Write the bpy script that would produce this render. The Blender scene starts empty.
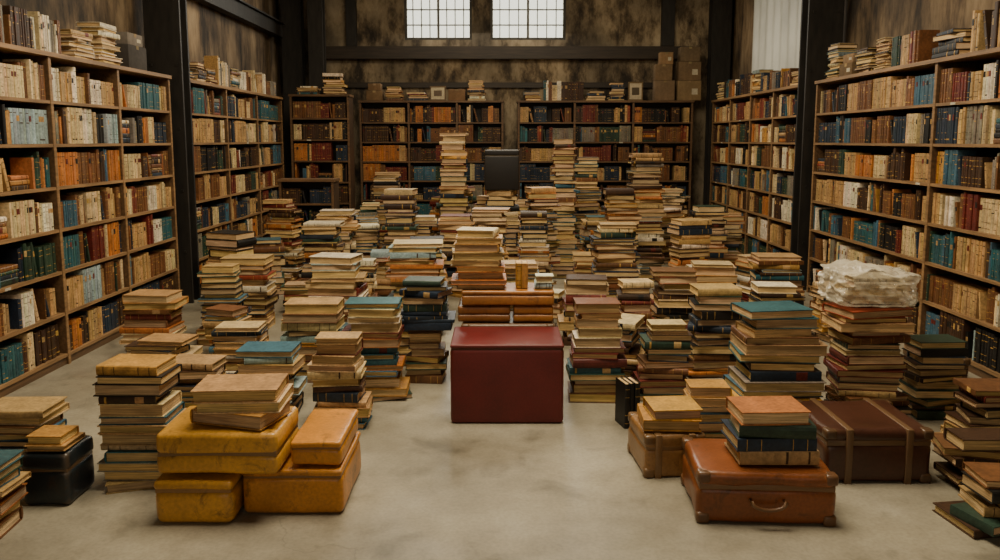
import bpy, bmesh, math, random
import numpy as np
from mathutils import Vector, Matrix, noise

R = random.Random(23)
sc = bpy.context.scene

# ------------------------------------------------------------------ materials
def nodes_of(name):
    m = bpy.data.materials.new(name); m.use_nodes = True
    nt = m.node_tree
    return m, nt, nt.nodes['Principled BSDF']

def N(nt, t, **kw):
    n = nt.nodes.new(t)
    for k, v in kw.items():
        setattr(n, k, v)
    return n

def attr_mat(name, rough, sc1, lo, hi, sc2, lo2, hi2, bump=0.2, bdist=0.002, spec=0.4, metal=0.0, detail=6, scuff=0.0):
    m, nt, b = nodes_of(name); L = nt.links.new
    at = N(nt, 'ShaderNodeAttribute', attribute_name='Col')
    tc = N(nt, 'ShaderNodeTexCoord')
    facs = []
    for s, a, c in ((sc1, lo, hi), (sc2, lo2, hi2)):
        mp = N(nt, 'ShaderNodeMapping'); mp.inputs['Scale'].default_value = s
        L(tc.outputs['Object'], mp.inputs['Vector'])
        nz = N(nt, 'ShaderNodeTexNoise'); nz.inputs['Scale'].default_value = 1.0
        nz.inputs['Detail'].default_value = detail
        L(mp.outputs[0], nz.inputs['Vector'])
        mr = N(nt, 'ShaderNodeMapRange'); mr.inputs[1].default_value = .3; mr.inputs[2].default_value = .7
        mr.inputs[3].default_value = a; mr.inputs[4].default_value = c
        L(nz.outputs[0], mr.inputs[0]); facs.append((mr, nz))
    mu = N(nt, 'ShaderNodeMath', operation='MULTIPLY')
    L(facs[0][0].outputs[0], mu.inputs[0]); L(facs[1][0].outputs[0], mu.inputs[1])
    vm = N(nt, 'ShaderNodeVectorMath', operation='SCALE')
    L(at.outputs['Color'], vm.inputs[0]); L(mu.outputs[0], vm.inputs['Scale'])
    out = vm.outputs[0]
    if scuff:
        n4 = N(nt, 'ShaderNodeTexNoise'); n4.inputs['Scale'].default_value = 8; n4.inputs['Detail'].default_value = 10
        n4.inputs['Roughness'].default_value = .75; n4.inputs['Distortion'].default_value = .6
        L(tc.outputs['Object'], n4.inputs['Vector'])
        m4 = N(nt, 'ShaderNodeMapRange'); m4.inputs[1].default_value = .55; m4.inputs[2].default_value = .66
        m4.inputs[3].default_value = 0; m4.inputs[4].default_value = scuff
        L(n4.outputs[0], m4.inputs[0])
        mxc = N(nt, 'ShaderNodeMix', data_type='RGBA')
        L(m4.outputs[0], mxc.inputs['Factor']); L(out, mxc.inputs['A']); mxc.inputs['B'].default_value = (.05, .022, .008, 1)
        out = mxc.outputs['Result']
        # pale rubbed edges
        ge = N(nt, 'ShaderNodeNewGeometry')
        m6 = N(nt, 'ShaderNodeMapRange'); m6.inputs[1].default_value = .53; m6.inputs[2].default_value = .60
        m6.inputs[3].default_value = 0; m6.inputs[4].default_value = scuff * .8
        L(ge.outputs['Pointiness'], m6.inputs[0])
        mx2 = N(nt, 'ShaderNodeMix', data_type='RGBA')
        L(m6.outputs[0], mx2.inputs['Factor']); L(out, mx2.inputs['A']); mx2.inputs['B'].default_value = (.38, .22, .10, 1)
        out = mx2.outputs['Result']
    L(out, b.inputs['Base Color'])
    b.inputs['Roughness'].default_value = rough
    b.inputs['Specular IOR Level'].default_value = spec
    b.inputs['Metallic'].default_value = metal
    bp = N(nt, 'ShaderNodeBump'); bp.inputs['Strength'].default_value = bump; bp.inputs['Distance'].default_value = bdist
    L(facs[0][1].outputs[0], bp.inputs['Height']); L(bp.outputs[0], b.inputs['Normal'])
    return m

M_COVER = attr_mat('book_cover_cloth', .48, (60, 60, 60), .72, 1.25, (9, 9, 9), .75, 1.3, .25)
M_PAGE = attr_mat('book_pages', .85, (5, 5, 380), .5, 1.2, (7, 7, 30), .75, 1.2, .6, .004, .12)
M_WOOD = attr_mat('shelf_wood', .5, (3, 40, 40), .6, 1.3, (1.5, 3, 3), .7, 1.2, .25)
M_LEATHER = attr_mat('worn_leather', .34, (70, 70, 70), .84, 1.14, (3.5, 3.5, 3.5), .7, 1.25, .35, .002, .5, scuff=.65)
M_METAL = attr_mat('old_brass', .4, (50, 50, 50), .7, 1.2, (5, 5, 5), .8, 1.2, .1, .001, .5, 1.0)
M_CARD = attr_mat('cardboard', .85, (30, 30, 30), .85, 1.1, (4, 4, 4), .75, 1.15, .1)
M_STEEL = attr_mat('painted_steel', .6, (20, 20, 5), .6, 1.4, (3, 3, 1), .6, 1.4, .2)
M_SMOOTHL = attr_mat('smooth_leather', .42, (90, 90, 90), .88, 1.1, (4, 4, 4), .75, 1.2, .25, .0015, .4, scuff=.15)
MATS = [M_COVER, M_PAGE, M_WOOD, M_LEATHER, M_METAL, M_CARD, M_STEEL, M_SMOOTHL]
COVER, PAGE, WOOD, LEATHER, METAL, CARD, STEEL, SLEATHER = range(8)

def ramp_mat(name, stops, scale=(1, 1, 1), nscale=2.0, rough=.8, bump=.3, floor=False, big=(.72, 1.15)):
    m, nt, b = nodes_of(name); L = nt.links.new
    tc = N(nt, 'ShaderNodeTexCoord')
    mp = N(nt, 'ShaderNodeMapping'); mp.inputs['Scale'].default_value = scale
    L(tc.outputs['Object'], mp.inputs['Vector'])
    nz = N(nt, 'ShaderNodeTexNoise'); nz.inputs['Scale'].default_value = nscale
    nz.inputs['Detail'].default_value = 10; nz.inputs['Roughness'].default_value = .68
    L(mp.outputs[0], nz.inputs['Vector'])
    cr = N(nt, 'ShaderNodeValToRGB')
    el = cr.color_ramp.elements
    el[0].position, el[0].color = stops[0][0], (*stops[0][1], 1)
    el[1].position, el[1].color = stops[-1][0], (*stops[-1][1], 1)
    for p, c in stops[1:-1]:
        e = el.new(p); e.color = (*c, 1)
    L(nz.outputs[0], cr.inputs[0])
    n2 = N(nt, 'ShaderNodeTexNoise'); n2.inputs['Scale'].default_value = .8; n2.inputs['Detail'].default_value = 5
    L(tc.outputs['Object'], n2.inputs['Vector'])
    mr = N(nt, 'ShaderNodeMapRange'); mr.inputs[1].default_value = .35; mr.inputs[2].default_value = .65
    mr.inputs[3].default_value = big[0]; mr.inputs[4].default_value = big[1]
    L(n2.outputs[0], mr.inputs[0])
    vm = N(nt, 'ShaderNodeVectorMath', operation='SCALE')
    L(cr.outputs[0], vm.inputs[0]); L(mr.outputs[0], vm.inputs['Scale'])
    out = vm.outputs[0]
    b.inputs['Roughness'].default_value = rough
    if floor:
        n3 = N(nt, 'ShaderNodeTexNoise'); n3.inputs['Scale'].default_value = 2.2; n3.inputs['Detail'].default_value = 6
        L(tc.outputs['Object'], n3.inputs['Vector'])
        ad = N(nt, 'ShaderNodeVectorMath', operation='ADD')
        sc_ = N(nt, 'ShaderNodeVectorMath', operation='SCALE'); sc_.inputs['Scale'].default_value = .9
        L(n3.outputs['Color'], sc_.inputs[0]); L(tc.outputs['Object'], ad.inputs[0]); L(sc_.outputs[0], ad.inputs[1])
        vo = N(nt, 'ShaderNodeTexVoronoi', feature='DISTANCE_TO_EDGE'); vo.inputs['Scale'].default_value = .3
        L(ad.outputs[0], vo.inputs['Vector'])
        m3 = N(nt, 'ShaderNodeMapRange'); m3.inputs[1].default_value = 0; m3.inputs[2].default_value = .003
        m3.inputs[3].default_value = .78; m3.inputs[4].default_value = 1
        L(vo.outputs['Distance'], m3.inputs[0])
        n5 = N(nt, 'ShaderNodeTexNoise'); n5.inputs['Scale'].default_value = 60; n5.inputs['Detail'].default_value = 4
        L(tc.outputs['Object'], n5.inputs['Vector'])
        m5 = N(nt, 'ShaderNodeMapRange'); m5.inputs[1].default_value = .3; m5.inputs[2].default_value = .6
        m5.inputs[3].default_value = .86; m5.inputs[4].default_value = 1.03
        L(n5.outputs[0], m5.inputs[0])
        mm = N(nt, 'ShaderNodeMath', operation='MULTIPLY'); L(m3.outputs[0], mm.inputs[0]); L(m5.outputs[0], mm.inputs[1])
        # scattered darker smudges
        n7 = N(nt, 'ShaderNodeTexNoise'); n7.inputs['Scale'].default_value = 3.4; n7.inputs['Detail'].default_value = 8
        n7.inputs['Distortion'].default_value = .5
        L(tc.outputs['Object'], n7.inputs['Vector'])
        m7 = N(nt, 'ShaderNodeMapRange'); m7.inputs[1].default_value = .56; m7.inputs[2].default_value = .7
        m7.inputs[3].default_value = 1; m7.inputs[4].default_value = .66
        L(n7.outputs[0], m7.inputs[0])
        mm2 = N(nt, 'ShaderNodeMath', operation='MULTIPLY'); L(mm.outputs[0], mm2.inputs[0]); L(m7.outputs[0], mm2.inputs[1])
        v2 = N(nt, 'ShaderNodeVectorMath', operation='SCALE')
        L(out, v2.inputs[0]); L(mm2.outputs[0], v2.inputs['Scale']); out = v2.outputs[0]
        mrr = N(nt, 'ShaderNodeMapRange'); mrr.inputs[1].default_value = .35; mrr.inputs[2].default_value = .65
        mrr.inputs[3].default_value = .30; mrr.inputs[4].default_value = .6
        L(n3.outputs[0], mrr.inputs[0]); L(mrr.outputs[0], b.inputs['Roughness'])
    L(out, b.inputs['Base Color'])
    bp = N(nt, 'ShaderNodeBump'); bp.inputs['Strength'].default_value = bump; bp.inputs['Distance'].default_value = .01
    L(nz.outputs[0], bp.inputs['Height']); L(bp.outputs[0], b.inputs['Normal'])
    return m

M_FLOOR = ramp_mat('worn_concrete_floor', [(.3, (.16, .135, .09)), (.42, (.255, .222, .16)), (.58, (.335, .297, .218)), (.72, (.42, .375, .285))],
                   nscale=1.5, rough=.5, bump=.08, floor=True, big=(.72, 1.12))
M_BACKW = ramp_mat('stained_plaster', [(.38, (.025, .017, .010)), (.46, (.12, .085, .048)), (.53, (.27, .205, .125)), (.66, (.42, .335, .22))],
                   scale=(1.6, 1.6, .8), nscale=1.8, big=(.3, 1.3), bump=.5)
M_SIDEW = ramp_mat('stained_side_plaster', [(.38, (.025, .016, .009)), (.47, (.12, .078, .042)), (.55, (.22, .15, .082)), (.68, (.34, .25, .15))],
                   scale=(1.8, 1.8, .5), nscale=1.8, big=(.4, 1.2), bump=.5)
M_CEIL = ramp_mat('dark_roof_boards', [(.3, (.02, .015, .01)), (.7, (.07, .055, .04))], nscale=2)
M_SHEET = ramp_mat('corrugated_white_sheet', [(.3, (.46, .46, .41)), (.7, (.70, .70, .63))], scale=(1, 1, .3), nscale=2, rough=.5, bump=.05)

# ------------------------------------------------------------------ mesh builder
class MB:
    def __init__(s):
        s.v = []; s.f = []; s.c = []; s.m = []; s.s = []
    def add(s, verts, faces, col, mat, smooth=False):
        o = len(s.v)
        s.v.extend(verts)
        for f in faces:
            s.f.append([i + o for i in f]); s.c.append(col); s.m.append(mat); s.s.append(smooth)
    def box(s, x0, x1, y0, y1, z0, z1, col=(.5, .5, .5), mat=0):
        vs = [(x0, y0, z0), (x1, y0, z0), (x1, y1, z0), (x0, y1, z0), (x0, y0, z1), (x1, y0, z1), (x1, y1, z1), (x0, y1, z1)]
        s.add(vs, BF, col, mat)
    def build(s, name, loc=(0, 0, 0), rotz=0, mats=None, parent=None):
        me = bpy.data.meshes.new(name)
        me.from_pydata([tuple(p) for p in s.v], [], s.f)
        for m in (mats or MATS): me.materials.append(m)
        me.polygons.foreach_set('material_index', s.m)
        me.polygons.foreach_set('use_smooth', s.s)
        ca = me.color_attributes.new('Col', 'FLOAT_COLOR', 'CORNER')
        lens = np.array([len(f) for f in s.f])
        cols = np.ones((len(s.f), 4), dtype=np.float32); cols[:, :3] = np.array(s.c)
        ca.data.foreach_set('color', np.repeat(cols, lens, axis=0).ravel())
        me.update()
        ob = bpy.data.objects.new(name, me)
        sc.collection.objects.link(ob)
        ob.location = loc; ob.rotation_euler = (0, 0, rotz)
        if parent: ob.parent = parent
        return ob

BF = [(0, 3, 2, 1), (4, 5, 6, 7), (0, 1, 5, 4), (1, 2, 6, 5), (2, 3, 7, 6), (3, 0, 4, 7)]

def rbox(mb, cx, cy, cz, sx, sy, sz, r, col, mat, seg=3, dent=0):
    bm = bmesh.new(); bmesh.ops.create_cube(bm, size=1)
    bmesh.ops.scale(bm, vec=(sx, sy, sz), verts=bm.verts)
    bmesh.ops.bevel(bm, geom=bm.edges[:], offset=r, segments=seg, profile=.5, affect='EDGES')
    if dent:
        bmesh.ops.subdivide_edges(bm, edges=[e for e in bm.edges if e.calc_length() > .08], cuts=7, use_grid_fill=True)
        for v in bm.verts:
            q = Vector((v.co.x + cx * 3, v.co.y + cy * 5, v.co.z + cz * 7))
            v.co += noise.noise_vector(q * 7) * dent
    bm.verts.index_update()
    vs = [(cx + v.co.x, cy + v.co.y, cz + v.co.z) for v in bm.verts]
    mb.add(vs, [[v.index for v in f.verts] for f in bm.faces], col, mat, True)
    bm.free()

def tube(mb, pts, r, col, mat, n=8):
    P = [Vector(p) for p in pts]
    vs = []
    for i, p in enumerate(P):
        d = (P[min(i + 1, len(P) - 1)] - P[max(i - 1, 0)]).normalized()
        u = d.cross(Vector((0, 1, .01))).normalized(); w = d.cross(u)
        for k in range(n):
            a = 2 * math.pi * k / n
            vs.append(tuple(p + u * math.cos(a) * r + w * math.sin(a) * r))
    fs = []
    for i in range(len(P) - 1):
        for k in range(n):
            fs.append((i * n + k, i * n + (k + 1) % n, (i + 1) * n + (k + 1) % n, (i + 1) * n + k))
    mb.add(vs, fs, col, mat, True)

# ------------------------------------------------------------------ books
C = dict(cream=(.54, .40, .20), tan=(.42, .25, .09), mustard=(.44, .21, .03), brown=(.15, .058, .018), dbrown=(.05, .022, .010),
         oxblood=(.13, .017, .011), red=(.22, .038, .016), orange=(.40, .13, .022), navy=(.014, .026, .046), teal=(.016, .088, .105),
         blue=(.035, .105, .155), green=(.019, .045, .028), black=(.010, .009, .0085), grey=(.18, .155, .115), white=(.62, .54, .40),
         ltblue=(.24, .33, .34))
W_STACK = dict(cream=8, tan=14, mustard=5, brown=15, dbrown=13, oxblood=6, red=3, orange=5, navy=8, teal=5, blue=4, green=8, black=11, grey=4, white=4, ltblue=2)
W_TOP = dict(cream=11, tan=13, mustard=5, white=7, brown=6, dbrown=3, teal=3, green=2, black=2, oxblood=2, orange=2, grey=2, ltblue=2)
W_SHELF = dict(cream=10, tan=12, mustard=3, brown=16, dbrown=13, oxblood=5, red=3, orange=7, navy=8, teal=6, blue=6, green=8, black=8, grey=5, white=7, ltblue=1)
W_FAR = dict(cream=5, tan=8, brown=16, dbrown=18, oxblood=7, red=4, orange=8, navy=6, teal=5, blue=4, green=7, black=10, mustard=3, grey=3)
GOLD = (.42, .24, .055)

def pick(w, rng):
    ks = list(w); return C[rng.choices(ks, [w[k] for k in ks])[0]]

def vary(c, rng, a=.25):
    f = 1 + rng.uniform(-a, a)
    l = sum(c) / 3; w = (l * 1.25, l * .98, l * .68); s = rng.uniform(0, .22)
    return tuple(max(.004, (x * (1 - s) + y * s) * f * (1 + rng.uniform(-.06, .06))) for x, y in zip(c, w))

def pagecol(rng):
    f = rng.uniform(.66, 1.2)
    return (.72 * f, .505 * f * rng.uniform(.94, 1.04), .235 * f * rng.uniform(.8, 1.3))

def book(mb, O, ax, ay, az, L, W, T, cov, pg, rng, seg=4, bands=2, ins=None):
    ox, oy, oz = O
    def P(x, y, z):
        return (ox + ax[0] * x + ay[0] * y + az[0] * z, oy + ax[1] * x + ay[1] * y + az[1] * z, oz + ax[2] * x + ay[2] * y + az[2] * z)
    def bx(x0, x1, y0, y1, z0, z1, col, mat):
        mb.add([P(x0, y0, z0), P(x1, y0, z0), P(x1, y1, z0), P(x0, y1, z0), P(x0, y0, z1), P(x1, y0, z1), P(x1, y1, z1), P(x0, y1, z1)], BF, col, mat)
    h = L / 2; ct = min(.0044, T * .13)
    if ins is None: ins = rng.uniform(.003, .007)
    b = T * rng.choice([.06, .16, .26])
    yb = -W / 2 + b
    bx(-h, h, yb, W / 2, 0, ct, cov, COVER)
    bx(-h, h, yb, W / 2, T - ct, T, cov, COVER)
    bx(-h + ins, h - ins, yb + .001, W / 2 - ins, ct, T - ct, pg, PAGE)
    prof = []
    for k in range(seg + 1):
        a = -math.pi / 2 + math.pi * k / seg
        prof.append((yb - b * math.cos(a) + .0005, T / 2 + T / 2 * math.sin(a)))
    n = seg + 1
    vs = [P(-h, y, z) for y, z in prof] + [P(h, y, z) for y, z in prof]
    fs = [(k, n + k, n + k + 1, k + 1) for k in range(seg)]
    fs += [tuple(range(n)), tuple(range(2 * n - 1, n - 1, -1)), (0, n - 1, 2 * n - 1, n)]
    mb.add(vs, fs, cov, COVER)
    def strip(x0, x1, col, e=.0012):
        vs = [P(x, y - e, T / 2 + (z - T / 2) * (.98 if 0 < k < seg else .9)) for x in (x0, x1) for k, (y, z) in enumerate(prof)]
        mb.add(vs, [(k, n + k, n + k + 1, k + 1) for k in range(seg)], col, COVER)
    if bands:
        q = rng.random()
        dark = sum(cov) < .45
        bc = GOLD if dark else vary(C['dbrown'], rng)
        if q < .35:
            for s_ in (-.38, -.2, .2, .38)[:bands + 2]:
                strip(s_ * L - .0016, s_ * L + .0016, bc)
        elif q < .55:
            lc = vary(rng.choice([C['tan'], C['oxblood'], C['black'], GOLD]), rng)
            strip(L * .14, L * .30, lc)
            if rng.random() < .5: strip(-L * .40, -L * .36, bc)
        elif q < .8:
            strip(L * .36, L * .385, bc)
            if rng.random() < .5: strip(L * .08, L * .11, bc)

def fill_row(mb, x0, x1, z, rh, depth, rng, wt, seg=3, full=.97, bands=2, tm=1.0):
    x = x0
    up = (0, 0, 1); ay = (0, 1, 0); az = (-1, 0, 0)
    Hrow = rng.uniform(.74, .9)
    while x < x1 - .03:
        q = rng.random()
        if q < .03 and x1 - x > .3:
            zz = z; hh = rng.uniform(.3, .75) * rh; Lm = rng.uniform(.18, .24)
            while zz - z < hh:
                T = rng.uniform(.02, .045)
                if zz + T > z + rh - .01: break
                L = Lm * rng.uniform(.85, 1)
                book(mb, (x + Lm / 2, .03 + .08, zz), (1, 0, 0), ay, up, L, .155, T, vary(pick(wt, rng), rng), pagecol(rng), rng, seg, bands)
                zz += T + .0005
            x += Lm + .006; continue
        n = rng.choice([1, 1, 2, 3, 4, 6, 9, 12])
        base = pick(wt, rng); T0 = rng.uniform(.016, .036) * tm; H0 = min(.95, Hrow * rng.uniform(.85, 1.12)) * rh
        dW = rng.uniform(.14, .19); sb = rng.uniform(.012, .035)
        for _ in range(n):
            same = n > 3
            T = T0 if same else rng.uniform(.013, .042) * tm
            H = H0 if same else min(.95 * rh, H0 * rng.uniform(.88, 1.1))
            if x + T > x1: x = x1; break
            W = min(dW * rng.uniform(.95, 1.05), depth - .06)
            s2 = sb + rng.uniform(-.004, .006)
            book(mb, (x + T, s2 + W / 2, z + H / 2), up, ay, az, H, W, T - .0008, vary(base, rng, .14 if same else .4), pagecol(rng), rng, seg, bands)
            x += T
        if rng.random() < .12 and x1 - x > .16:
            a = rng.uniform(.12, .28); H = rng.uniform(.62, .85) * rh; T = rng.uniform(.014, .03); s, c = math.sin(a), math.cos(a)
            W = .15
            Px = x + H * s + T * c; Pz = z + s * T
            axv = (-s, 0, c); azv = (-c, 0, -s)
            book(mb, (Px - s * H / 2, .03 + W / 2, Pz + c * H / 2), axv, ay, azv, H, W, T, vary(pick(wt, rng), rng), pagecol(rng), rng, seg, bands)
            x = Px + .004 + (rng.uniform(0, .05) if rng.random() < .4 else 0)
        elif rng.random() > full:
            x += rng.uniform(.02, .09)

WD = (.12, .065, .03); WL = (.27, .155, .068)
BIAS = [('dbrown', 'black', 'green'), ('brown', 'tan', 'cream'), ('navy', 'teal', 'blue', 'green'), ('cream', 'tan', 'brown', 'white'),
        ('orange', 'brown', 'tan', 'dbrown'), ('navy', 'black', 'green', 'grey'), ('tan', 'brown', 'orange', 'cream')]
def bookcase(loc, rotz, bays, depth=.33, H=2.2, rows=7, wt=W_SHELF, seg=3, bands=2, seed=1, name='bookcase', pl=.08, wd=WD, wl=WL, bias=3.2, shift=0):
    rng = random.Random(seed)
    mb = MB(); t = .034
    tot = sum(bays) + t
    mb.box(0, tot, depth - .012, depth, 0, H, tuple(c * .4 for c in wd), WOOD)
    mb.box(t, tot - t, .015, depth - .012, 0, pl - .012, wd, WOOD)
    xs = [0]
    for b in bays: xs.append(xs[-1] + b)
    for x in xs:
        mb.box(x, x + t, .004, depth - .012, 0, H - .03, wd, WOOD)
        mb.box(x + .002, x + t - .002, 0, .004, 0, H - .03, wl, WOOD)
    mb.box(-.012, tot + .012, -.015, depth, H - .03, H, wl, WOOD)
    pitch = (H - .03 - pl) / rows
    bk = MB()
    for i in range(len(bays)):
        a, b = xs[i] + t, xs[i + 1]
        for r in range(rows):
            w2 = dict(wt)
            for k in BIAS[(r + shift) % 7]: w2[k] = w2.get(k, 1) * bias
            z = pl + r * pitch
            mb.box(a, b, .003, depth - .012, z - .022, z, wl, WOOD)
            if rng.random() < .12:
                lx = rng.uniform(a + .1, b - .15)
                mb.box(lx, lx + .06, .0005, .003, z - .02, z - .003, (.5, .45, .35), CARD)
            fill_row(bk, a + .004, b - .004, z + .001, pitch - .024, depth, rng, w2, seg, .93, bands)
    fr = mb.build(name, loc, rotz)
    bk.build('shelved_books', parent=fr)
    return fr

occ = []
def stack(x, yf, w, h, z=0, d=None, rot=0, top=None, wt=W_STACK, name='book_stack', lean=0, tmin=.028, tmax=.058, spine=.3, mess=1.0, reg=True, parent=None):
    rng = R
    d = d or w * .74
    mb = MB(); zz = 0
    if reg and z == 0: occ.append((x, yf + d / 2, w / 2, d / 2))
    ts = []
    tm = rng.uniform(.85, 1.15)
    while zz < h:
        T = rng.uniform(tmin, tmax) * tm
        if rng.random() < .15: T *= .6
        if zz + T > h + tmin * .6: break
        ts.append(T); zz += T
    n = len(ts); zz = 0
    if n == 0: ts = [h]; n = 1
    ph = rng.uniform(0, 6); run = None; rl = 0
    for i, T in enumerate(ts):
        fr_ = i / max(1, n)
        k = (1.0 - .18 * fr_) * rng.uniform(.76, 1.0)
        W_, L_ = d * k * rng.uniform(.92, 1.0), w * k
        ang = rng.gauss(0, .07) * mess
        if rng.random() < .1 * mess: ang += rng.uniform(-.35, .35)
        q = rng.random()
        if q < spine: a = 0
        elif q < spine + (1 - spine) * .7: a = math.pi
        else: a = rng.choice([1, -1]) * math.pi / 2
        if abs(a) == math.pi / 2: L_, W_ = W_, L_
        c, s = math.cos(a + ang), math.sin(a + ang)
        j = .02 * mess * w / .38
        cx = lean * zz + math.sin(ph + i * .5) * .010 * mess + rng.uniform(-j, j)
        cy = -(d - (W_ if abs(a) != math.pi / 2 else L_)) / 2 * .6 + rng.uniform(-j, j) * .6
        if top and n - 1 - i < len(top): col = vary(C[top[n - 1 - i]], rng, .08)
        elif not top and i == n - 1 and wt is W_STACK: col = vary(pick(W_TOP, rng), rng, .2)
        else:
            if rl <= 0: run = pick(wt, rng); rl = rng.choice([1, 1, 1, 2, 3])
            rl -= 1; col = vary(run, rng, .3)
        book(mb, (cx, cy, zz), (c, s, 0), (-s, c, 0), (0, 0, 1), L_, W_, T, col, pagecol(rng), rng, 5, 2, ins=rng.uniform(.004, .010))
        zz += T + .0004
    mb.build(name, (x, yf + d / 2, z), rot, parent=parent)
    return z + zz

# ------------------------------------------------------------------ room shell
X0, X1, Y0, Y1, ZC = -3.46, 3.62, -2.6, 12.5, 4.8
def shell(name, boxes, mat):
    mb = MB()
    for b in boxes: mb.box(*b, (.5, .5, .5), 0)
    return mb.build(name, mats=[mat])
shell('floor', [(X0 - .2, X1 + .2, Y0 - .2, Y1 + .2, -.1, 0)], M_FLOOR)
shell('ceiling', [(X0 - .2, X1 + .2, Y0 - .2, Y1 + .2, ZC, ZC + .1)], M_CEIL)
shell('wall_left', [(X0 - .2, X0, Y0 - .2, Y1 + .2, 0, ZC)], M_SIDEW)
shell('wall_right', [(X1, X1 + .2, Y0 - .2, Y1 + .2, 0, ZC)], M_SIDEW)
shell('wall_front', [(X0, X1, Y0 - .2, Y0, 0, ZC)], M_BACKW)
WZ0, WZ1 = 3.16, 4.1
wins = [(-1.50, -.44), (-.15, 1.03)]
shell('wall_back', [(X0, X1, Y1, Y1 + .2, 0, WZ0), (X0, X1, Y1, Y1 + .2, WZ1, ZC),
                    (X0, wins[0][0], Y1, Y1 + .2, WZ0, WZ1), (wins[0][1], wins[1][0], Y1, Y1 + .2, WZ0, WZ1),
                    (wins[1][1], X1, Y1, Y1 + .2, WZ0, WZ1)], M_BACKW)
mg, nt, b = nodes_of('dusty_glass'); L = nt.links.new
tr = N(nt, 'ShaderNodeBsdfTransparent'); mx = N(nt, 'ShaderNodeMixShader'); mx.inputs[0].default_value = .18
b.inputs['Base Color'].default_value = (.7, .72, .65, 1); b.inputs['Roughness'].default_value = .4
L(tr.outputs[0], mx.inputs[1]); L(b.outputs[0], mx.inputs[2]); L(mx.outputs[0], nt.nodes['Material Output'].inputs[0])
for i, (a, c) in enumerate(wins):
    mb = MB(); col = (.05, .045, .035)
    y0, y1 = Y1 + .03, Y1 + .08
    for bx in ((a, a + .04), (c - .04, c)): mb.box(bx[0], bx[1], y0, y1, WZ0, WZ1, col, STEEL)
    for bz in ((WZ0, WZ0 + .04), (WZ1 - .04, WZ1)): mb.box(a + .04, c - .04, y0, y1, bz[0], bz[1], col, STEEL)
    nC = 8
    for k in range(1, nC):
        x = a + (c - a) * k / nC; e = .018 if k == 4 else .007
        mb.box(x - e, x + e, y0 + .01, y1 - .01, WZ0 + .04, WZ1 - .04, (.16, .15, .13), STEEL)
    for k in range(1, 4):
        z = WZ0 + (WZ1 - WZ0) * k / 4
        mb.box(a + .04, c - .04, y0 + .012, y1 - .012, z - .009, z + .009, (.16, .15, .13), STEEL)
    mb.box(a + .04, c - .04, y0 + .024, y0 + .028, WZ0 + .04, WZ1 - .04, (1, 1, 1), len(MATS))
    mb.build('window_%d' % (i + 1), mats=MATS + [mg])
DK = (.016, .013, .010)
mb = MB(); mb.box(-2.95, 3.0, Y1 - .12, Y1 - .002, 2.86, 3.05, (.035, .023, .014), WOOD); mb.build('trim_1')
mb = MB(); mb.box(-2.95, 3.0, Y1 - .05, Y1 - .002, 2.42, 2.50, (.03, .02, .012), WOOD); mb.build('trim_2')
mb = MB(); mb.box(2.52, 2.72, Y1 - .09, Y1 - .002, 3.06, ZC - .01, DK, STEEL); mb.build('trim_3')
mb = MB(); mb.box(-2.4, -2.24, Y1 - .09, Y1 - .002, 3.06, ZC - .01, DK, STEEL); mb.build('trim_4')

def column(x, y, w=.24, d=.24, t=.03, rot=0):
    mb = MB()
    mb.box(-w / 2, w / 2, -d / 2, -d / 2 + t, 0, ZC - .005, DK, STEEL)
    mb.box(-w / 2, w / 2, d / 2 - t, d / 2, 0, ZC - .005, DK, STEEL)
    mb.box(-t / 2, t / 2, -d / 2 + t, d / 2 - t, 0, ZC - .005, DK, STEEL)
    for zz in np.arange(.5, ZC, .6):
        for sx in (-1, 1):
            mb.box(sx * w * .35 - .012, sx * w * .35 + .012, -d / 2 - .01, -d / 2, zz, zz + .024, DK, STEEL)
    mb.build('steel_column', (x, y, 0), rot)
column(-3.2, 7.64, .34, .2)
column(3.36, 8.33, .36, .22)
column(3.40, 12.32, .3, .2)
column(-3.2, 12.3, .3, .2)
column(-2.75, 11.95, .22, .2)
for i, (a, b2, c, d2, e, f) in enumerate([(X0 + .035, X0 + .16, 3, 12.1, 3.15, 3.33), (X1 - .16, X1 - .035, 3, 8.1, 3.15, 3.33)]):
    mb = MB(); mb.box(a, b2, c, d2, e, f, DK, STEEL); mb.box(a, b2 + (.05 if i == 0 else 0), c, d2, f, f + .02, DK, STEEL)
    mb.build('steel_beam')
mb = MB(); n = 45; ya, yb_ = 9.25, 11.3
vs = []; fs = []
for k in range(n + 1):
    y = ya + (yb_ - ya) * k / n; x = X1 - .05 - .02 * math.cos(k * math.pi / 3)
    vs += [(x, y, 2.32), (x, y, ZC - .05), (x + .008, y, 2.32), (x + .008, y, ZC - .05)]
for k in range(n):
    o = k * 4; fs += [(o, o + 1, o + 5, o + 4), (o + 2, o + 6, o + 7, o + 3)]
mb.add(vs, fs, (1, 1, 1), 0, True); mb.build('corrugated_panel', mats=[M_SHEET])

# ------------------------------------------------------------------ bookcases
H90 = math.pi / 2
LX, RX = -3.1, 3.25
bookcase((LX, 3.46, 0), H90, [1.0, .98, .97, .98], seed=3)
bookcase((LX, 7.78, 0), H90, [1.15, 1.12, 1.12], seed=4, shift=3)
bookcase((RX, 8.12, 0), -H90, [2.2, 1.02, 1.02, .9], seed=5, shift=0)
bookcase((RX, 12.05, 0), -H90, [.9, .9, .85, .87], seed=6, shift=2)
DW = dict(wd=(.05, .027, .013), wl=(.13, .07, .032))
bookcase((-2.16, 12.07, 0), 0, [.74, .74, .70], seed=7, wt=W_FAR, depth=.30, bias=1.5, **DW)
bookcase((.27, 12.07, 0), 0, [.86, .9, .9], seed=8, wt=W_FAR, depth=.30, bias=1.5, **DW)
bookcase((-3.02, 11.3, 0), 0, [.82], seed=9, wt=W_FAR, depth=.32, H=2.25, bias=1.5, **DW)
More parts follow.
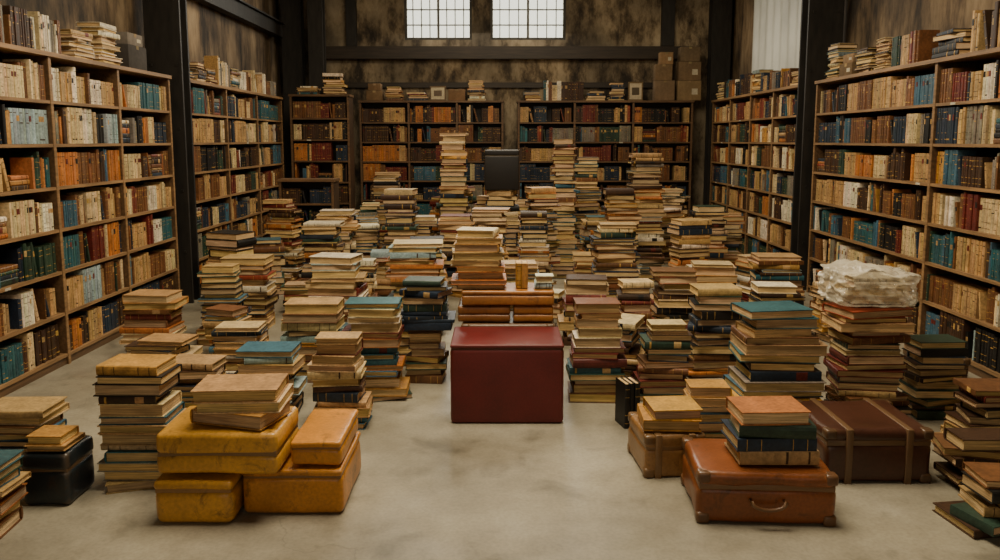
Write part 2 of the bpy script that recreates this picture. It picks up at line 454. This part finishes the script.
bookcase((-2.62, 9.2, 0), 0, [.62], seed=10, wt=dict(green=4, black=4, navy=3, dbrown=3), depth=.3, H=1.14, rows=4, name='low_bookcase', bias=1, **DW)
occ.append((-2.3, 9.35, .36, .2))

# ------------------------------------------------------------------ leather cases
def case(name, x, yf, w, d, h, col, z=0, rot=0, r=.03, straps=False, handle=False, seam=.68, caps=True, trim=None, reg=True, mat=LEATHER, buckles=True, dent=.006):
    mb = MB(); trim = trim or tuple(c * .45 for c in col)
    g = .004
    rbox(mb, 0, 0, h * seam / 2, w, d, h * seam - g, min(r, h * seam * .3), col, mat, 4, dent)
    hl = h * (1 - seam)
    rbox(mb, 0, 0, h * seam + hl / 2, w, d, hl, min(r, hl * .42), col, mat, 4, dent)
    rbox(mb, 0, 0, h * seam, w - .012, d - .012, .03, .005, trim, mat, 2)
    if caps:
        for sx in (-1, 1):
            for sy in (-1, 1):
                for zz in (.024, h - .024):
                    rbox(mb, sx * (w / 2 - .024), sy * (d / 2 - .024), zz, .056, .056, .05, .014, trim, mat, 3)
    if straps:
        for sx in (-.28, .28):
            rbox(mb, sx * w, 0, h / 2, .032, d + .014, h + .008, .004, trim, mat, 2)
            if buckles: rbox(mb, sx * w, -d / 2 - .009, h * .62, .036, .008, .04, .003, (.25, .15, .05), METAL, 2)
    if handle:
        pts = [(-.07, -d / 2, h * .5)] + [(-.07 * math.cos(math.pi * k / 8), -d / 2 - .028 - .006 * math.sin(math.pi * k / 8), h * .5 - .03 * math.sin(math.pi * k / 8)) for k in range(9)] + [(.07, -d / 2, h * .5)]
        tube(mb, pts, .008, trim, mat)
    if reg and z == 0: occ.append((x, yf + d / 2, w / 2, d / 2))
    return mb.build(name, (x, yf + d / 2, z), rot)

case('leather_box', -1.28, 3.08, .33, .33, .190, (.54, .265, .035), caps=False, r=.035, seam=.8, trim=(.2, .09, .015), dent=.004)
case('leather_suitcase', -.89, 3.17, .43, .46, .20, (.50, .20, .024), caps=False, r=.025, seam=.86, trim=(.12, .05, .01), dent=.004)
case('leather_box', -.79, 3.19, .22, .42, .11, (.52, .21, .025), z=.208, caps=False, r=.022, seam=.75, trim=(.15, .06, .01), dent=.004)
case('leather_case', -1.18, 3.10, .51, .36, .18, (.54, .27, .038), z=.210, caps=False, r=.022, seam=.5, trim=(.10, .05, .012), dent=.004)
stack(-1.12, 3.14, .43, .15, z=.398, d=.32, top=['tan', 'cream', 'mustard'], tmin=.04, tmax=.055, mess=.5, spine=.0)
case('red_leather_trunk', .04, 4.25, .64, .44, .46, (.125, .011, .012), caps=False, r=.022, seam=.955, trim=(.05, .005, .006), mat=SLEATHER, dent=0)
case('wooden_trunk', .05, 4.76, .58, .40, .455, (.10, .05, .025), caps=True, r=.02, dent=0)
case('brown_leather_case', -.10, 4.79, .33, .3, .10, (.24, .09, .02), z=.462, caps=False, r=.012, seam=.5, dent=.002)
case('brown_leather_case', .21, 4.79, .25, .3, .10, (.36, .14, .028), z=.462, caps=False, r=.012, seam=.5, dent=.002)
case('brown_leather_case', .05, 4.78, .58, .3, .095, (.34, .13, .026), z=.568, caps=False, r=.012, seam=.7, dent=.002)
stack(-.14, 4.8, .36, .36, z=.669, d=.28, top=['cream', 'tan', 'mustard', 'tan'], spine=.05)
mb = MB(); fill_row(mb, 0, .11, 0, .2, .22, R, dict(brown=1, mustard=1), full=1.1, tm=1.4); mb.build('book_row', (.1, 4.82, .669))
stack(.27, 4.82, .13, .09, z=.669, d=.14)

# right foreground
case('brown_suitcase', 1.125, 3.08, .57, .40, .225, (.22, .062, .014), rot=-.06, r=.03, handle=True, seam=.72, trim=(.08, .028, .01), dent=.007)
stack(1.165, 3.12, .44, .25, z=.236, d=.33, top=['orange', 'green', 'navy', 'tan', 'green'], tmin=.045, tmax=.06, spine=.6, mess=.6)
case('brown_suitcase', .82, 3.545, .29, .34, .21, (.28, .14, .045), rot=.08, r=.02, straps=True, buckles=False)
stack(.83, 3.55, .29, .12, z=.222, d=.27, top=['mustard', 'mustard', 'cream'], tmin=.045, tmax=.055, spine=.15)
case('leather_trunk', 1.77, 3.48, .50, .44, .26, (.06, .02, .011), r=.03, straps=True, seam=.75, buckles=False)
stack(1.15, 4.02, .28, .30, d=.2, top=['mustard', 'tan'])
stack(1.57, 4.16, .52, .68, top=['teal', 'teal', 'tan', 'brown', 'tan', 'teal'], tmin=.036, spine=.25)
z1 = stack(2.09, 4.2, .42, .54, top=['red', 'brown', 'green'])
z2 = stack(2.09, 4.18, .48, .12, z=z1 + .001, d=.36, top=['red', 'oxblood'], tmin=.045, tmax=.06, mess=.6)
stack(2.53, 4.3, .36, .46, top=['green', 'black', 'navy', 'dbrown'], wt=dict(black=3, green=3, dbrown=3, tan=1))
stack(2.53, 3.75, .38, .36, top=['brown', 'oxblood', 'dbrown'], wt=dict(brown=3, dbrown=3, tan=2, black=1), mess=1.6)
stack(2.12, 2.96, .42, .24, top=['brown', 'black', 'dbrown', 'tan', 'green'], mess=2.4, d=.28)
stack(2.24, 3.38, .34, .24, top=['dbrown', 'brown'], mess=1.8, d=.24)
case('leather_satchel', 2.93, 4.95, .30, .28, .18, (.08, .04, .02), r=.03, straps=True)
mb = MB(); fill_row(mb, 0, .12, 0, .30, .2, R, dict(black=1, green=1), full=1.1, tm=1.3); mb.build('book_row', (.70, 4.15, 0), .25)
occ.append((.76, 4.25, .08, .1))

# left foreground
stack(-2.13, 2.95, .32, .30, d=.24, top=['teal', 'green', 'blue', 'tan'])
case('dark_box', -1.995, 3.25, .21, .23, .24, (.010, .016, .020), caps=False, r=.02)
stack(-1.995, 3.26, .2, .045, z=.248, d=.2, top=['mustard'], tmin=.04, tmax=.044, mess=.5)
stack(-2.30, 3.52, .38, .33, top=['tan', 'cream', 'brown'], mess=1.5)
stack(-1.68, 3.40, .37, .57, top=['mustard', 'black', 'black', 'dbrown'], spine=.3, mess=.7)
stack(-.90, 4.15, .35, .50, top=['tan', 'oxblood', 'tan'])
stack(-.79, 4.62, .42, .60, top=['teal', 'cream', 'white', 'cream'], d=.28, spine=.1)
stack(-1.36, 4.35, .40, .42, top=['blue', 'ltblue', 'tan'])
stack(-1.83, 4.45, .40, .32, top=['tan', 'dbrown'], mess=1.5)
stack(-2.22, 4.85, .42, .30, top=['tan', 'dbrown'], mess=1.5)
stack(-2.55, 5.5, .44, .52, top=['tan', 'mustard', 'brown'])
stack(-1.75, 5.0, .38, .38, top=['cream'])
stack(-1.27, 5.0, .46, .52, top=['tan', 'brown', 'cream'])
stack(-.49, 4.97, .30, .34, d=.28, top=['tan'], spine=.1)
stack(-.49, 4.93, .38, .34, z=.37, d=.30, top=['green', 'black', 'navy', 'black', 'green'], wt=dict(black=2, navy=2, dbrown=1), tmin=.035, spine=.8, mess=.7)
# centre/right middle
stack(.60, 4.6, .37, .62, top=['brown', 'tan', 'tan'], spine=.2, mess=.7)
stack(1.03, 4.64, .34, .46, top=['cream', 'tan'])
stack(1.48, 5.1, .42, .62, top=['tan', 'green'])
stack(.98, 5.55, .28, .56); stack(1.36, 5.8, .40, .64, top=['brown', 'red', 'white'])
stack(1.0, 6.6, .44, .90, top=['tan', 'cream', 'green'])
stack(-1.38, 6.4, .54, .60, top=['white', 'ltblue', 'cream'], tmin=.04)
stack(-.70, 6.2, .50, .74, top=['cream', 'ltblue', 'ltblue'], tmin=.035)
stack(-2.15, 6.4, .46, .60, top=['tan', 'mustard'])
stack(-.57, 9.5, .40, 1.66, spine=.3); stack(.74, 8.9, .32, 1.62, top=['tan', 'dbrown'])
stack(1.68, 8.7, .44, 1.45, lean=-.03); stack(.33, 7.4, .34, .90, top=['dbrown', 'brown', 'black'])
zt = stack(.02, 8.5, .44, 1.02)
case('black_case', .02, 8.52, .38, .26, .44, (.010, .010, .010), z=zt + .006, caps=False, r=.012, seam=.86, trim=(.16, .13, .08), mat=SLEATHER, dent=0)
stack(.14, 5.9, .40, .64, top=['tan', 'mustard'])
stack(2.35, 6.4, .46, .62, top=['tan', 'brown']); stack(1.95, 5.3, .42, .58, top=['white', 'dbrown'])
stack(-1.1, 8.4, .42, 1.05); stack(1.25, 7.9, .42, 1.10); stack(-.1, 7.2, .42, .95, top=['tan', 'cream'])
stack(-1.75, 7.5, .44, .80); stack(2.2, 8.1, .44, .9)
stack(1.15, 10.3, .4, 1.35); stack(-1.5, 10.2, .4, 1.15)

for (Ya, Yb, ww, tries) in ((4.9, 11.0, (.36, .52), 2200), (6.0, 11.0, (.26, .34), 250)):
    for _ in range(tries):
        Y = R.uniform(Ya, Yb); X = R.uniform(-2.64, 2.72)
        if Y < 6.0 and (X < -2.3 or X > 2.2): continue
        if Y > 10.8 and X < -2: continue
        w = R.uniform(*ww); d = w * .74
        if any(abs(X - o[0]) < w / 2 + o[2] + .08 and abs(Y + d / 2 - o[1]) < d / 2 + o[3] + .09 for o in occ): continue
        hm = .42 + .10 * (min(Y, 8.6) - 5)
        h = hm * R.uniform(.5, 1.28)
        if Y > 7.5 and abs(X) < 1.9 and R.random() < .22: h *= 1.4
        stack(X, Y, w, h, rot=R.gauss(0, .25), spine=R.choice([.1, .3, .55]), lean=R.gauss(0, .03), mess=R.choice([.8, 1.2, 1.9]),
              tmin=R.choice([.026, .034]), tmax=R.choice([.052, .07]))

# plastic wrapped bundle of papers
bm = bmesh.new(); bmesh.ops.create_cube(bm, size=1)
bmesh.ops.subdivide_edges(bm, edges=bm.edges[:], cuts=34, use_grid_fill=True)
for v in bm.verts:
    p = v.co.copy(); q = p.normalized() * .56; p = p.lerp(q, .18)
    p = Vector((p.x * .42, p.y * .36, p.z * .18))
    q = Vector((p.x, p.y, p.z * 1.6))
    r1 = 1 - abs(noise.noise(q * 9 + noise.noise_vector(q * 5) * .8)) * 3.2
    r2 = 1 - abs(noise.noise(q * 20 + Vector((3, 1, 7)))) * 3.2
    nn = p.normalized() * (max(r1, -.6) * .020 + max(r2, -.5) * .009)
    if p.z > .04: nn.z += .035 * max(0, 1 - abs(p.x + .06) * 7)
    if p.z < -.05: nn.z = 0; nn *= 1.1
    v.co = p + nn
me = bpy.data.meshes.new('plastic_wrapped_bundle'); bm.to_mesh(me); bm.free()
for p in me.polygons: p.use_smooth = True
mp_, nt, b = nodes_of('crumpled_plastic'); L = nt.links.new
b.inputs['Base Color'].default_value = (.74, .67, .52, 1); b.inputs['Roughness'].default_value = .1
b.inputs['Specular IOR Level'].default_value = 1.0
tr = N(nt, 'ShaderNodeBsdfTransparent'); mx = N(nt, 'ShaderNodeMixShader')
lw = N(nt, 'ShaderNodeLayerWeight'); lw.inputs[0].default_value = .35
mr = N(nt, 'ShaderNodeMapRange'); mr.inputs[3].default_value = .32; mr.inputs[4].default_value = .8
L(lw.outputs['Facing'], mr.inputs[0]); L(mr.outputs[0], mx.inputs[0])
L(tr.outputs[0], mx.inputs[1]); L(b.outputs[0], mx.inputs[2]); L(mx.outputs[0], nt.nodes['Material Output'].inputs[0])
me.materials.append(mp_)
ob = bpy.data.objects.new('plastic_wrapped_bundle', me); sc.collection.objects.link(ob); ob.location = (2.1, 4.38, z2 + .105)
stack(0, -.13, .34, .13, z=-.08, d=.26, top=['white', 'white', 'cream', 'white'], parent=ob, name='wrapped_books', mess=.6)

# ------------------------------------------------------------------ clutter on bookcase tops
def cbox(loc, w, d, h, rz, col=None):
    mb = MB(); col = col or vary((.20, .12, .055), R, .4)
    rbox(mb, 0, 0, h / 2, w, d, h, .004, col, CARD, 2)
    mb.box(-.022, .022, -d / 2 - .001, d / 2 + .001, h - .03, h + .001, vary((.30, .21, .10), R), CARD)
    mb.box(-w / 2 - .001, w / 2 + .001, -.002, .002, h - .001, h + .002, tuple(c * .4 for c in col), CARD)
    if R.random() < .6: mb.box(w * .1, w * .35, -d / 2 - .0015, -d / 2, h * .3, h * .6, (.5, .44, .32), CARD)
    mb.build('cardboard_box', loc, rz)
def frame(loc, w, h, rz):
    mb = MB(); c = vary(R.choice([(.2, .12, .05), (.03, .025, .02), (.3, .2, .08)]), R)
    t = .02
    for b in ((-w / 2, w / 2, 0, t), (-w / 2, w / 2, h - t, h)): mb.box(b[0], b[1], 0, .018, b[2], b[3], c, WOOD)
    for b in ((-w / 2, -w / 2 + t), (w / 2 - t, w / 2)): mb.box(b[0], b[1], 0, .018, t, h - t, c, WOOD)
    mb.box(-w / 2 + t, w / 2 - t, .006, .012, t, h - t, vary((.5, .42, .28), R), CARD)
    mb.box(-w * .25, w * .25, .003, .006, h * .3, h * .7, vary((.12, .09, .06), R), CARD)
    mb.box(-.01, .01, .018, .09, 0, .01, c, WOOD)
    mb.build('picture_frame', loc, rz)
def clutter(ox, oy, rz, length, z, dens=.8, big=1.0, kinds=('row', 'stack', 'box', 'frame', 'stack'), wt=W_SHELF, x0=.05):
    c, s = math.cos(rz), math.sin(rz); x = x0
    def W(px, py): return (ox + px * c - py * s, oy + px * s + py * c)
    while x < length - .3:
        k = R.choice(kinds)
        if R.random() > dens: x += R.uniform(.1, .35); continue
        if k == 'row':
            w = min(R.uniform(.25, .8), length - x - .02); mb = MB()
            fill_row(mb, 0, w, 0, R.uniform(.22, .32) * big, .3, R, wt, tm=.8); wx, wy = W(x, .02)
            mb.build('book_row', (wx, wy, z), rz); x += w + .02
        elif k == 'box':
            w = R.uniform(.2, .36); h = R.uniform(.1, .24) * big; wx, wy = W(x + w / 2, .15); cbox((wx, wy, z), w, .24, h, rz)
            if R.random() < .5: cbox((wx, wy, z + h + .003), w * .8, .2, h * .7, rz)
            x += w + .03
        elif k == 'frame':
            w = R.uniform(.14, .26); wx, wy = W(x + w / 2, .06); frame((wx, wy, z), w, R.uniform(.18, .3), rz); x += w + .04
        else:
            w = R.uniform(.24, .34); wx, wy = W(x + w / 2, .15); mbh = R.uniform(.07, .3) * big
            d = .24
            stack(wx, wy - d / 2, w, mbh, z=z, d=d, rot=rz, tmin=.018, tmax=.04); x += w + .04
PALE = dict(cream=5, white=5, tan=5, brown=4, dbrown=1, grey=2)
def row(x, y, z, rz, w, h, wt, tm=.7):
    mb = MB(); fill_row(mb, 0, w, 0, h, .3, R, wt, full=1.1, tm=tm); mb.build('book_row', (x, y, z), rz)
row(LX - .02, 4.75, 2.202, H90, .34, .33, PALE, .6); row(LX - .03, 5.12, 2.202, H90, .30, .27, PALE, .6); row(LX - .02, 5.44, 2.202, H90, .26, .31, PALE, .6)
stack(LX - .15, 5.86, .34, .20, z=2.202, d=.26, rot=H90, top=['tan', 'cream', 'tan'], wt=PALE, tmin=.02, tmax=.035)
stack(LX - .15, 6.25, .34, .32, z=2.202, d=.26, rot=H90, wt=PALE, tmin=.02, tmax=.035)
cbox((LX - .15, 6.85, 2.202), .34, .25, .20, H90, (.05, .042, .036)); cbox((LX - .15, 6.85, 2.405), .28, .22, .10, H90, (.18, .15, .12))
clutter(LX, 3.5, H90, 1.25, 2.202, 1, 1.1, ('row', 'stack'), PALE)
clutter(LX, 7.8, H90, 3.3, 2.202, .97, 1.1, ('row', 'row', 'stack'), PALE)
clutter(-3.0, 11.3, 0, .85, 2.252, 1, 1.1, ('stack', 'frame', 'stack'))
BM = dict(cream=4, white=3, tan=4, brown=4, orange=1, teal=1, dbrown=2)
clutter(-2.1, 12.06, 0, 2.15, 2.202, 1, 1.2, ('box', 'stack', 'frame', 'row', 'stack', 'frame'), BM)
clutter(.3, 12.06, 0, 2.0, 2.202, 1, 1.2, ('box', 'stack', 'stack', 'row', 'frame'), BM)
for i, (w, h) in enumerate([(.36, .3), (.34, .28), (.30, .22)]):
    cbox((2.90, 12.19, 2.202 + [0, .303, .586][i]), w, .2, h, 0, vary((.19, .125, .062), R))
cbox((2.52, 12.17, 2.202), .3, .2, .3, 0, vary((.17, .11, .055), R)); cbox((2.5, 12.17, 2.505), .26, .18, .24, 0, vary((.17, .11, .055), R)); cbox((2.54, 12.17, 2.748), .2, .16, .18, 0)
clutter(RX, 8.05, -H90, 2.1, 2.202, .97, 1.1, ('row', 'stack', 'box', 'row'), x0=.05)
stack(RX + .16, 5.72, .42, .20, z=2.202, d=.27, rot=-H90, wt=dict(black=3, navy=3, dbrown=2, green=1), tmin=.03, spine=.7)
row(RX + .02, 5.55, 2.202, -H90, .30, .34, dict(brown=3, tan=2, dbrown=3, cream=1), .8); row(RX + .02, 5.22, 2.202, -H90, .26, .38, dict(brown=3, grey=2, navy=3, black=3), .8)
stack(RX + .16, 4.5, .44, .26, z=2.202, d=.28, rot=-H90, wt=dict(black=3, navy=3, teal=1, dbrown=2), tmin=.03, spine=.7)
clutter(RX, 12.0, -H90, 3.4, 2.202, .95, 1.0, ('row', 'stack', 'row'))

# ------------------------------------------------------------------ lights
def area(name, loc, rot, sx, sy, e, col):
    l = bpy.data.lights.new(name, 'AREA'); l.shape = 'RECTANGLE'; l.size = sx; l.size_y = sy; l.energy = e; l.color = col
    o = bpy.data.objects.new(name, l); sc.collection.objects.link(o); o.location = loc; o.rotation_euler = rot
area('overhead_area_front', (0, 3.9, 4.7), (0, 0, 0), 2.6, 2.0, 310, (1, .865, .63))  # area lamp added for soft overhead light; the ceiling is closed
area('overhead_area_rear', (0, 8.3, 4.7), (0, 0, 0), 2.6, 2.2, 165, (1, .85, .60))  # second added overhead lamp, weaker, no roof opening above it
area('camera_side_fill', (0, -2.4, 2.4), (math.radians(82), 0, 0), 4.5, 3.2, 42, (1, .90, .74))  # added fill lamp behind the camera, lights front faces; no door modelled
area('window_daylight', (-.2, 12.3, 3.65), (math.radians(-62), 0, 0), 2.5, .8, 80, (1, .93, .78))
w = bpy.data.worlds.new('world'); sc.world = w; w.use_nodes = True
w.node_tree.nodes['Background'].inputs[0].default_value = (.92, .90, .74, 1)
w.node_tree.nodes['Background'].inputs[1].default_value = 2.8

# ------------------------------------------------------------------ camera
cd = bpy.data.cameras.new('camera'); cd.lens = 28; cd.sensor_width = 36; cd.clip_end = 100
cd.shift_y = -.0445
co = bpy.data.objects.new('camera', cd); sc.collection.objects.link(co)
co.location = (0, 0, 1.6); co.rotation_euler = (math.radians(90 - 7.0), 0, 0)
sc.camera = co
